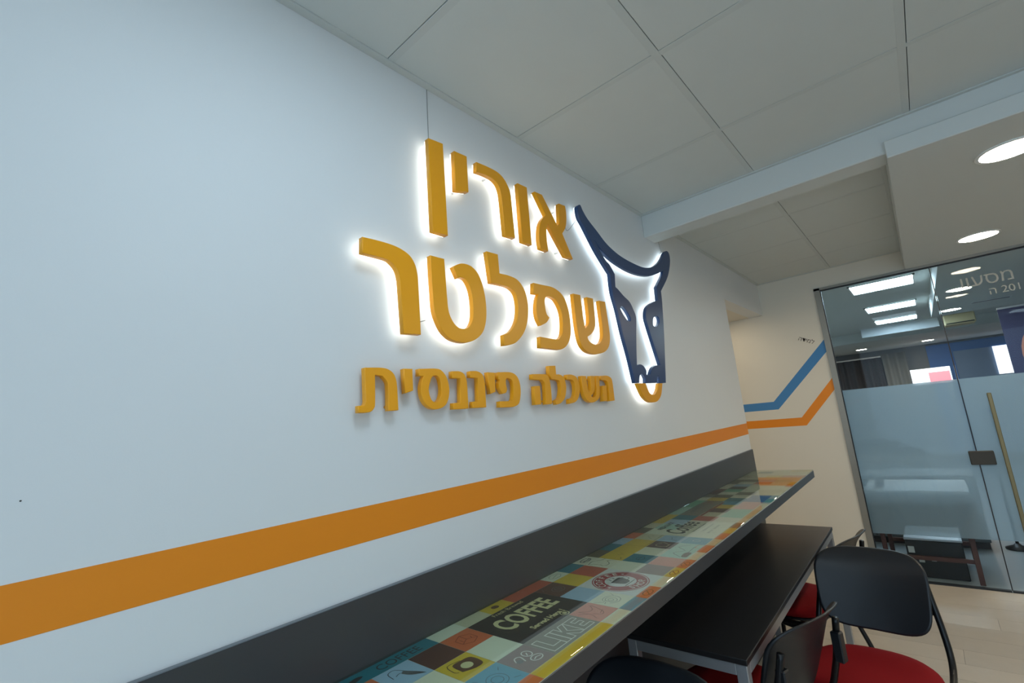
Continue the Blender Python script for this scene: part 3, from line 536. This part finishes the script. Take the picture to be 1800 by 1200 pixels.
ribbons(3, 9, [[(0.1,0.3),(0.3,0.7),(0.5,0.4),(0.7,0.8),(0.9,0.5)],[(0.2,0.2),(0.8,0.25)]], 0.003, 'grey', 1, 2)
blob(3, 9, [(0.1,0.05),(0.1,0.25),(0.35,0.3),(0.4,0.08)], 'brown', 1, 2)
ribbons(3, 9, [[(0.75,0.02),(0.75,0.2),(0.95,0.2),(0.95,0.02)]], 0.003, 'orange', 1, 2)
ribbons(3, 11, [circ(0.5,0.5,0.14)], 0.002, 'white')
ribbons(1, 11, [[(0.05,0.1),(0.95,0.1)],[(0.2,0.3),(0.5,0.6),(0.7,0.4)]], 0.002, 'green')
ribbons(2, 11, [[(0.2,0.2),(0.4,0.5),(0.3,0.9)],[(0.45,0.5),(0.7,0.6),(0.85,0.4)]], 0.0025, 'grey')
for c, k in ((4,8),(4,5),(4,7)): ribbons(c, k, [circ(0.45,0.5,0.25,ry=0.3), [(0.3,0.2),(0.6,0.8)]], 0.003, 'brown')
# black COFFEE block
word_fit("Fresh Brewed", 0.070, 0.085, 0.962, 1.08, 'cream')
word_fit('COFFEE', 0.104, 0.180, 0.916, 1.128, 'cream', bold=0.0022)
word_fit('Served Here !', 0.206, 0.226, 0.955, 1.085, 'cream', bold=0.0006)
ribbons(2, 2, [circ(1.05,0.18,0.13,ry=0.13)], 0.003, 'cream'); blob(2, 2, circ(1.05,0.18,0.07,ry=0.07)[:-1], 'cream')
# LIKE block: outlined letters
def outline_word(s, x, y, size, gap):
    L = {'L': [[(0,1),(0.28,1),(0.28,0.26),(0.72,0.26),(0.72,0),(0,0),(0,1)]], 'I': [[(0,1),(0.26,1),(0.26,0),(0,0),(0,1)]],
         'K': [[(0,1),(0.26,1),(0.26,0.62),(0.5,1),(0.8,1),(0.46,0.52),(0.82,0),(0.52,0),(0.26,0.4),(0.26,0),(0,0),(0,1)]],
         'E': [[(0,1),(0.66,1),(0.66,0.8),(0.26,0.8),(0.26,0.6),(0.58,0.6),(0.58,0.4),(0.26,0.4),(0.26,0.2),(0.68,0.2),(0.68,0),(0,0),(0,1)]]}
    adv = {'L': 0.78, 'I': 0.32, 'K': 0.86, 'E': 0.72}; bm = bmesh.new(); yy = y
    for ch in s:
        for ln in L[ch]:
            for a, b in zip(ln, ln[1:]):
                p = Vector((x-a[1]*size, yy+a[0]*size*1.0)); q = Vector((x-b[1]*size, yy+b[0]*size*1.0)); d = (q-p).normalized(); n = Vector((-d.y, d.x))*0.0013; p = p-d*0.0013; q = q+d*0.0013
                bm.faces.new([bm.verts.new((v.x, v.y, ZI)) for v in (p+n, q+n, q-n, p-n)])
        yy += (adv[ch]+gap)*size
    return ab(link('printed_word', to_mesh(bm, 'printed_word'), ink('white'), bc))
outline_word('LIKE', 0.335, 0.888, 0.066, -0.04)
# round red coffee shop badge
bx, by = 0.2515, 1.342
def annulus(x, y, r0, r1, inkname, z, a0=0, a1=360, n=48):
    bm = bmesh.new(); A = []; B = []
    for i in range(n+1):
        a = math.radians(a0+(a1-a0)*i/n); A.append(bm.verts.new((x+r0*math.cos(a), y+r0*math.sin(a), ZI+z))); B.append(bm.verts.new((x+r1*math.cos(a), y+r1*math.sin(a), ZI+z)))
    for i in range(n): bm.faces.new((A[i], B[i], B[i+1], A[i+1]))
    return ab(link('badge_ring', to_mesh(bm, 'badge_ring'), ink(inkname), bc))
annulus(bx, by, 0.048, 0.080, 'red', 0.0001); annulus(bx, by, 0.083, 0.0865, 'red', 0.0001)
for s, r, a0, da, flip in (('COFFEE', 0.064, 245, -22, 0), ('SHOP', 0.064, -30, 20, 180)):
    for i, ch in enumerate(s):
        a = a0 + da*i
        word(ch, bx+r*math.cos(math.radians(a)), by+r*math.sin(math.radians(a)), 0.030, 'white', rot=a-90+flip, z=0.0002, bold=0.0004)
for a in (112, 268): blob(2, 5, [( (by+0.064*math.sin(math.radians(a))-yk(5))/(2*PITCHY) + 0.04*(1 if i%2==0 else 0.4)*math.cos(math.radians(36*i)), 1-(bx+0.064*math.cos(math.radians(a))-CXS[2])/(CXS[4]-CXS[2]) + 0.04*(1 if i%2==0 else 0.4)*math.sin(math.radians(36*i))) for i in range(10)], 'white', 2, 2, 0.0002)
for s_ in (-1, 1): ribbons(2, 5, [[(0.02,0.5+s_*0.0-0.05),(0.02,0.45)]], 0.001, 'red', 2, 2)
blob(2, 5, [(0.36,0.60),(0.64,0.60),(0.60,0.40),(0.50,0.36),(0.40,0.40)], 'dark', 2, 2, 0.0002)
ribbons(2, 5, [[(0.64,0.56),(0.72,0.54),(0.70,0.45),(0.61,0.44)],[(0.34,0.33),(0.66,0.33)],[(0.45,0.64),(0.48,0.70),(0.45,0.73)],[(0.55,0.64),(0.58,0.70),(0.55,0.73)]], 0.003, 'dark', 2, 2)
# script style Coffee sign further along
word_fit('Coffee', 0.128, 0.215, 1.93, 2.145, 'dark', shear=0.35, bold=0.0014)
word_fit('FRESH & HOT', 0.085, 0.110, 1.97, 2.115, 'dark', bold=0.001)
word_fit('espresso latte mocha', 0.232, 0.243, 1.97, 2.125, 'dark', bold=0.0006); word_fit('cappuccino', 0.262, 0.278, 1.99, 2.13, 'grey', shear=0.2); word_fit('any time', 0.29, 0.308, 1.97, 2.115, 'grey', shear=0.2)
word_fit('COFFEE', 0.062, 0.105, 2.33, 2.53, 'grey', bold=0.001); word_fit('TIME', 0.08, 0.125, 2.545, 2.63, 'rust')
ribbons(2, 16, [[(0.0,0.9),(3.6,0.9)]], 0.012, 'rust')

# ------------------------------------------------------------------ black table under the counter
TX0, TX1, TY0, TY1, TZ = 0.075, 0.488, 1.625, 3.43, 0.753
tbm = empty('side_table', ((TX0+TX1)/2, (TY0+TY1)/2, 0), label='long narrow black topped table with silver legs beside the wall', cat='table')
def at_(o): o.location = Vector(o.location) - Vector(((TX0+TX1)/2, (TY0+TY1)/2, 0)); return o
at_(box('tabletop', (TX0, TY0, TZ-0.018), (TX1, TY1, TZ), BLACKTOP, tbm, 0.002))
ft = 0.034
for x in (TX0+0.004, TX1-0.004-ft):
    for y in (TY0+0.004, TY1-0.004-ft): at_(box('leg', (x, y, 0), (x+ft, y+ft, TZ-0.018), SILVER, tbm, 0.002))
for y in (TY0+0.004, TY1-0.004-ft): at_(box('end_rail', (TX0+0.004+ft, y, TZ-0.018-ft), (TX1-0.004-ft, y+ft, TZ-0.018), SILVER, tbm, 0.001))
for x in (TX0+0.004, TX1-0.004-ft): at_(box('side_rail', (x, TY0+0.004+ft, TZ-0.018-ft), (x+ft, TY1-0.004-ft, TZ-0.018), SILVER, tbm, 0.001))

# ------------------------------------------------------------------ chairs
def sup(a, n): c = math.cos(a); s = math.sin(a); return (math.copysign(abs(c)**(2/n), c), math.copysign(abs(s)**(2/n), s))
def pad_mesh(name, w, d, h, n=2.6, seg=40):
    bm = bmesh.new(); prof = [(0.86, 0.0), (0.97, 0.10), (1.0, 0.35), (0.985, 0.68), (0.93, 0.88), (0.80, 0.97), (0.5, 1.0), (0.2, 1.01)]
    rings = []
    for s, z in prof:
        ring = []
        for k in range(seg):
            x, y = sup(2*math.pi*k/seg, n); ww = w*(1-0.10*max(0, y))
            ring.append(bm.verts.new((x*s*ww/2, y*s*d/2, z*h - 0.010*(s*x)**2*0 )))
        rings.append(ring)
    for a, b in zip(rings, rings[1:]):
        for k in range(seg): bm.faces.new((a[k], a[(k+1)%seg], b[(k+1)%seg], b[k]))
    bm.faces.new(rings[0][::-1]); bm.faces.new(rings[-1]); return to_mesh(bm, name, True)
def back_mesh(name):
    bm = bmesh.new(); seg, W, Hh = 48, 0.405, 0.30; rs = [0, 0.25, 0.5, 0.7, 0.85, 0.95, 1.0]
    def P(r, k, side):
        x, z = sup(2*math.pi*k/seg, 4.0); x *= r*W/2; zz = r*z*Hh/2
        x *= 1 + 0.10*(zz/Hh)                              # a little wider at the top
        yb = 0.245 + 0.105*(zz+Hh/2)/Hh*1.0 - 0.9*x*x + 0.034*max(0.0, (zz/Hh-0.2)/0.3)**2   # leans back, wraps round the sitter, flares at the top rim
        th = 0.016*(1 - 0.35*r**4)
        return Vector((x, yb + side*th/2, 0.675 + zz))
    layers = []
    for side in (-1, 1):
        c = bm.verts.new(P(0, 0, side)); rings = [[bm.verts.new(P(r, k, side)) for k in range(seg)] for r in rs[1:]]
        for k in range(seg): bm.faces.new((c, rings[0][k], rings[0][(k+1)%seg]))
        for a, b in zip(rings, rings[1:]):
            for k in range(seg): bm.faces.new((a[k], a[(k+1)%seg], b[(k+1)%seg], b[k]))
        layers.append(rings[-1])
    a, b = layers
    for k in range(seg): bm.faces.new((a[k], a[(k+1)%seg], b[(k+1)%seg], b[k]))
    return to_mesh(bm, name, True)
def make_chair():
    e = empty('stacking_chair'); 
    s = link('seat', pad_mesh('seat', 0.45, 0.43, 0.050), REDFAB, e); s.location = (0, 0, 0.425)
    s = link('seat_shell', pad_mesh('seat_shell', 0.435, 0.415, 0.02), BLACKPL, e); s.location = (0, 0, 0.410)
    bk = link('backrest', back_mesh('backrest'), BLACKPL, e)
    for sx in (-1, 1):
        tube('frame_tube', smooth_path([(sx*0.185,0.322,0.745),(sx*0.198,0.305,0.66),(sx*0.215,0.275,0.56),(sx*0.226,0.235,0.47),(sx*0.226,0.15,0.418),(sx*0.226,-0.10,0.405),(sx*0.228,-0.165,0.39),(sx*0.232,-0.19,0.33),(sx*0.245,-0.21,0.012)], 5), 0.0115, BLACKMT, e, 10)
        tube('rear_leg', smooth_path([(sx*0.224,0.02,0.403),(sx*0.226,0.12,0.385),(sx*0.232,0.19,0.33),(sx*0.245,0.31,0.012)], 5), 0.0115, BLACKMT, e, 10)
        box('clamp', (sx*0.185-0.016, 0.300, 0.60), (sx*0.185+0.016, 0.332, 0.70), BLACKPL, e, 0.004)
        for y in (-0.21, 0.31): lathe('foot_cap', [(0.014, 0), (0.015, 0.012), (0.013, 0.02)], BLACKPL, e, 12, (sx*0.245, y, 0))
    tube('cross_bar', [(-0.226,-0.12,0.400),(0.226,-0.12,0.400)], 0.010, BLACKMT, e, 8)
    tube('cross_bar', [(-0.226,0.10,0.400),(0.226,0.10,0.400)], 0.010, BLACKMT, e, 8)
    return e
def copy_tree(o, parent=None):
    c = o.copy(); COL.objects.link(c); c.parent = parent
    for ch in list(o.children): copy_tree(ch, c)
    return c
proto = make_chair()
SP = [((0.692, 2.37, 0), -4, 'black and red stacking chair facing the camera, its red seat in full view'),
      ((0.300, 2.00, 0), -106, 'black and red stacking chair pushed under the near end of the black table'),
      ((0.298, 3.07, 0), -101, 'black and red stacking chair half hidden behind the chair with the visible red seat'),
      ((0.33, 0.97, 0), -2, 'black stacking chair under the bar counter at the bottom edge')]
for i, (loc, a, lab) in enumerate(SP):
    c = proto if i == 0 else copy_tree(proto)
    c.location = loc; c.rotation_euler = (0, 0, math.radians(a)); tag(c, lab, 'chair', 'stacking chairs around the black table')

# ------------------------------------------------------------------ room beyond the glass
Y1 = 15.0
struct('floor_beyond', (-1.0, YF, -0.05), (4.2, Y1, 0.0), TILEG)
cb = struct('ceiling_beyond', (-1.0, YF+0.12, ZC+0.012), (4.2, Y1, ZC+0.08), BEAM)
struct('trim_4', (1.32, YF+0.12, 2.481), (4.2, 9.2, ZC+0.012), BEAM)
struct('trim_5', (-1.0, 11.6, 2.47), (4.2, Y1, ZC+0.012), BEAM)
struct('trim_6', (0.35, 11.0, 2.5), (1.45, 11.08, ZC+0.012), mat('white_gloss_beam', rgb(225, 232, 236), 0.3))
struct('wall_beyond', (-1.0, Y1, 0), (4.2, Y1+0.1, 2.7), mat('grey_wall', rgb(120, 122, 124), 0.7))
struct('wall_beyond_left', (-1.1, YF+0.12, 0), (-1.0, Y1, 2.7), FARW)
struct('wall_beyond_right', (4.2, YF+0.12, 0), (4.3, Y1, 2.7), mat('deep_blue_wall', rgb(44, 70, 120), 0.6))
for y0, nm in ((6.24, 'nearest the glass'), (8.15, 'second from the glass'), (9.9, 'farthest from the glass')):
    led_panel(0.604, y0, ZC-0.002, 'square LED ceiling panel beyond the glass, ' + nm, PANEL_B)
for x, y, z, lab in ((1.513, 6.77, 2.481, 'downlight beyond the glass near the door lettering'), (1.513, 8.58, 2.481, 'second downlight beyond the glass above the yellow box'),
                     (0.12, 13.62, 2.47, 'far downlight above the dark curtain'), (1.30, 13.65, 2.47, 'far downlight left of the blue wall')): downlight(x, y, z, lab)
e = empty('air_conditioner', (1.69, 10.75, 2.45), label='yellowish wall unit hanging under the far ceiling', cat='air conditioner')
CREAMP = mat('cream_plastic', rgb(214, 196, 150), 0.5)
box('body', (-0.19, -0.2, 0.0), (0.19, 0.2, 0.17), CREAMP, e, 0.01); box('vent', (-0.17, -0.205, 0.014), (0.17, -0.198, 0.03), BLACKPL, e)
av = empty('air_vent', (1.87, 8.23, 2.481), label='narrow dark slot vent in the ceiling beyond the door', cat='vent')
box('slot', (-0.165, -0.045, -0.004), (0.165, 0.045, 0.0), BLACKPL, av); boxes('frame', [((-0.18,-0.06,-0.005),(0.18,-0.045,0.0)),((-0.18,0.045,-0.005),(0.18,0.06,0.0))], FRAMEW, av)
rb = empty('roll_up_banner', (2.25, 7.6, 0), label='dark blue roll-up banner with orange print beyond the door', cat='banner')
box('sheet', (-0.42, -0.004, 0.08), (0.42, 0.004, 2.28), mat('banner_navy', rgb(50, 56, 96), 0.6), rb); box('base', (-0.43, -0.09, 0), (0.43, 0.09, 0.08), SILVER, rb, 0.01); box('top_bar', (-0.42, -0.012, 2.28), (0.42, 0.012, 2.30), SILVER, rb)
blob_me = plate_mesh('orange_print', [[(0.0+0.22*math.cos(a*0.26), 1.75+0.34*math.sin(a*0.26)) for a in range(24)]], 0.002); bo = link('orange_print', blob_me, mat('banner_orange', rgb(190, 130, 110), 0.6), rb); bo.rotation_euler = (math.pi/2, 0, 0); bo.location = (-0.1, -0.006, 0)
DKC = mat('dark_curtain_fabric', rgb(62, 60, 64), 0.9); GYC = mat('grey_curtain_fabric', rgb(128, 130, 128), 0.9)
def curtain(x0, x1, z1, m, label, amp=0.04, per=0.16, y=Y1-0.15):
    bm = bmesh.new(); n = int((x1-x0)/0.02); A = []; B = []
    for i in range(n+1):
        x = x0+(x1-x0)*i/n; yy = y + amp*math.sin(2*math.pi*(x-x0)/per)
        A.append([bm.verts.new((x, yy+s, z)) for s, z in ((-0.004, 0.02), (-0.004, z1), (0.004, z1), (0.004, 0.02))])
    for a, b in zip(A, A[1:]):
        for k in range(4): bm.faces.new((a[k], a[(k+1)%4], b[(k+1)%4], b[k]))
    bm.faces.new(A[0]); bm.faces.new(A[-1][::-1])
    return tag(link('curtain', to_mesh(bm, 'curtain', True), m), label, 'curtain')
curtain(-0.95, 0.38, 2.30, DKC, 'dark folded curtain on the far wall beyond the glass')
curtain(0.40, 0.86, 2.36, GYC, 'light grey curtain beside the dark one beyond the glass')
box_ = struct('baseboard_curtain_rail', (-0.95, Y1-0.2, 2.30), (0.38, Y1-0.1, 2.33), FRAMEW)
BLUEW = mat('bright_blue_panel', rgb(40, 96, 168), 0.5); BLUEG = mat('grey_blue_panel', rgb(104, 128, 160), 0.6)
wb = empty('display_wall', (1.5, Y1-0.05, 0), label='blue display wall at the far end beyond the glass', cat='display wall')
box('top_band', (-0.25, -0.06, 2.22), (2.6, 0.04, 2.42), BLUEW, wb); box('blue_panel', (-0.25, -0.05, 0.0), (0.2, 0.04, 2.22), BLUEW, wb); box('grey_panel', (0.2, -0.04, 0.0), (0.85, 0.04, 2.22), BLUEG, wb)
WHG = mat('backlit_white', rgb(255, 255, 255), 0.5, emit=(0.95, 0.95, 1.0, 1), estr=1.1)
box('lit_column', (0.85, -0.08, 1.6), (1.12, 0.04, 2.22), WHG, wb); box('column_foot', (0.85, -0.08, 0.0), (1.12, 0.04, 1.6), BLUEG, wb); box('side_panel', (1.12, -0.04, 0.0), (2.6, 0.04, 2.22), mat('lilac_panel', rgb(150, 150, 176), 0.6), wb)
box('dark_picture', (1.25, -0.055, 1.75), (1.75, -0.04, 2.15), mat('dark_picture', rgb(50, 60, 84), 0.4), wb)
pc = empty('light_box', (1.2, 14.0, 0), label='white and pink illuminated counter sign beyond the glass', cat='sign')
box('body', (-0.32, -0.06, 1.55), (0.35, 0.06, 1.875), WHG, pc); box('pink_print', (-0.02, -0.065, 1.56), (0.33, -0.06, 1.78), mat('pink_print', rgb(255, 150, 160), 0.5, emit=(1.0, 0.35, 0.42, 1), estr=0.8), pc)
for x in (-0.28, 0.25): box('leg', (x, -0.04, 0), (x+0.06, 0.04, 1.55), SILVER, pc)
# desk right behind the fixed glass
dk = empty('desk', (0.84, 5.42, 0), label='light topped desk with dark red legs seen through the frosted glass', cat='table')
box('desktop', (-0.345, -0.30, 0.665), (0.325, 0.30, 0.690), mat('pale_desk_top', rgb(214, 206, 200), 0.4), dk, 0.003)
for x in (-0.28, 0.27):
    for y in (-0.29, 0.26): box('leg', (x-0.016, y, 0), (x+0.016, y+0.032, 0.665), WOODLEG, dk, 0.002)
box('stretcher', (-0.264, -0.285, 0.150), (0.254, -0.262, 0.180), WOODLEG, dk)
box('stretcher', (-0.264, 0.263, 0.150), (0.254, 0.286, 0.180), WOODLEG, dk)
bxk = empty('equipment_case', (0.87, 5.40, 0), label='black case with pale labels standing under the desk', cat='case')
box('body', (-0.178, -0.20, 0.0), (0.178, 0.25, 0.285), mat('case_black', rgb(26, 25, 26), 0.5), bxk, 0.006); box('top_rim', (-0.182, -0.204, 0.285), (0.182, 0.254, 0.299), SILVER, bxk, 0.003)
STK = mat('label_sticker', rgb(200, 198, 190), 0.6)
box('sticker', (-0.165, -0.202, 0.185), (-0.125, -0.2, 0.235), STK, bxk); box('sticker', (-0.11, -0.202, 0.115), (-0.075, -0.2, 0.145), STK, bxk); box('sticker', (-0.03, -0.202, 0.13), (0.0, -0.2, 0.15), STK, bxk)
pcup = empty('pencil_cup', (0.60, 5.33, 0.690), label='dark pencil cup standing on the desk behind the frosted glass', cat='cup')
lathe('cup', [(0.030, 0), (0.034, 0.004), (0.034, 0.085), (0.030, 0.085), (0.030, 0.008)], mat('cup_dark', rgb(52, 50, 72), 0.4), pcup, 20)
for i, (dx, dy, c) in enumerate(((-0.05, 0.0, (196, 150, 150)), (-0.02, 0.02, (220, 220, 190)), (-0.03, -0.01, (140, 90, 90)))):
    tube('pen', [(0.004, 0, 0.012), (dx, dy, 0.135)], 0.0035, mat('pen_%d' % i, rgb(*c), 0.4), pcup, 6)
cbn = empty('low_cabinet', (0.75, 6.45, 0), label='dark low cabinet standing behind the desk beyond the glass', cat='cabinet')
box('body', (-0.75, -0.25, 0.06), (0.50, 0.25, 0.66), mat('cabinet_grey', rgb(88, 92, 94), 0.5), cbn, 0.004); box('plinth', (-0.74, -0.23, 0), (0.49, 0.24, 0.06), mat('plinth_dark', rgb(40, 36, 38), 0.6), cbn)
for i in range(3): d = box('cabinet_door', (-0.745+i*0.415, -0.262, 0.07), (-0.34+i*0.415, -0.25, 0.65), mat('cabinet_grey', None), cbn, 0.002); box('knob', (-0.37+i*0.415, -0.275, 0.45), (-0.36+i*0.415, -0.262, 0.53), SILVER, d)
dv = empty('floor_lamp_foot', (1.42, 6.3, 0)); 
tag(dv, 'small black pedestal foot standing on the grey floor beyond the door', 'stand')
lathe('base', [(0.085, 0), (0.085, 0.012), (0.03, 0.035), (0.016, 0.05)], BLACKPL, dv, 24); tube('pole', [(0, 0, 0.04), (0, 0, 0.62)], 0.012, BLACKMT, dv)
dv.name = 'pedestal_stand'
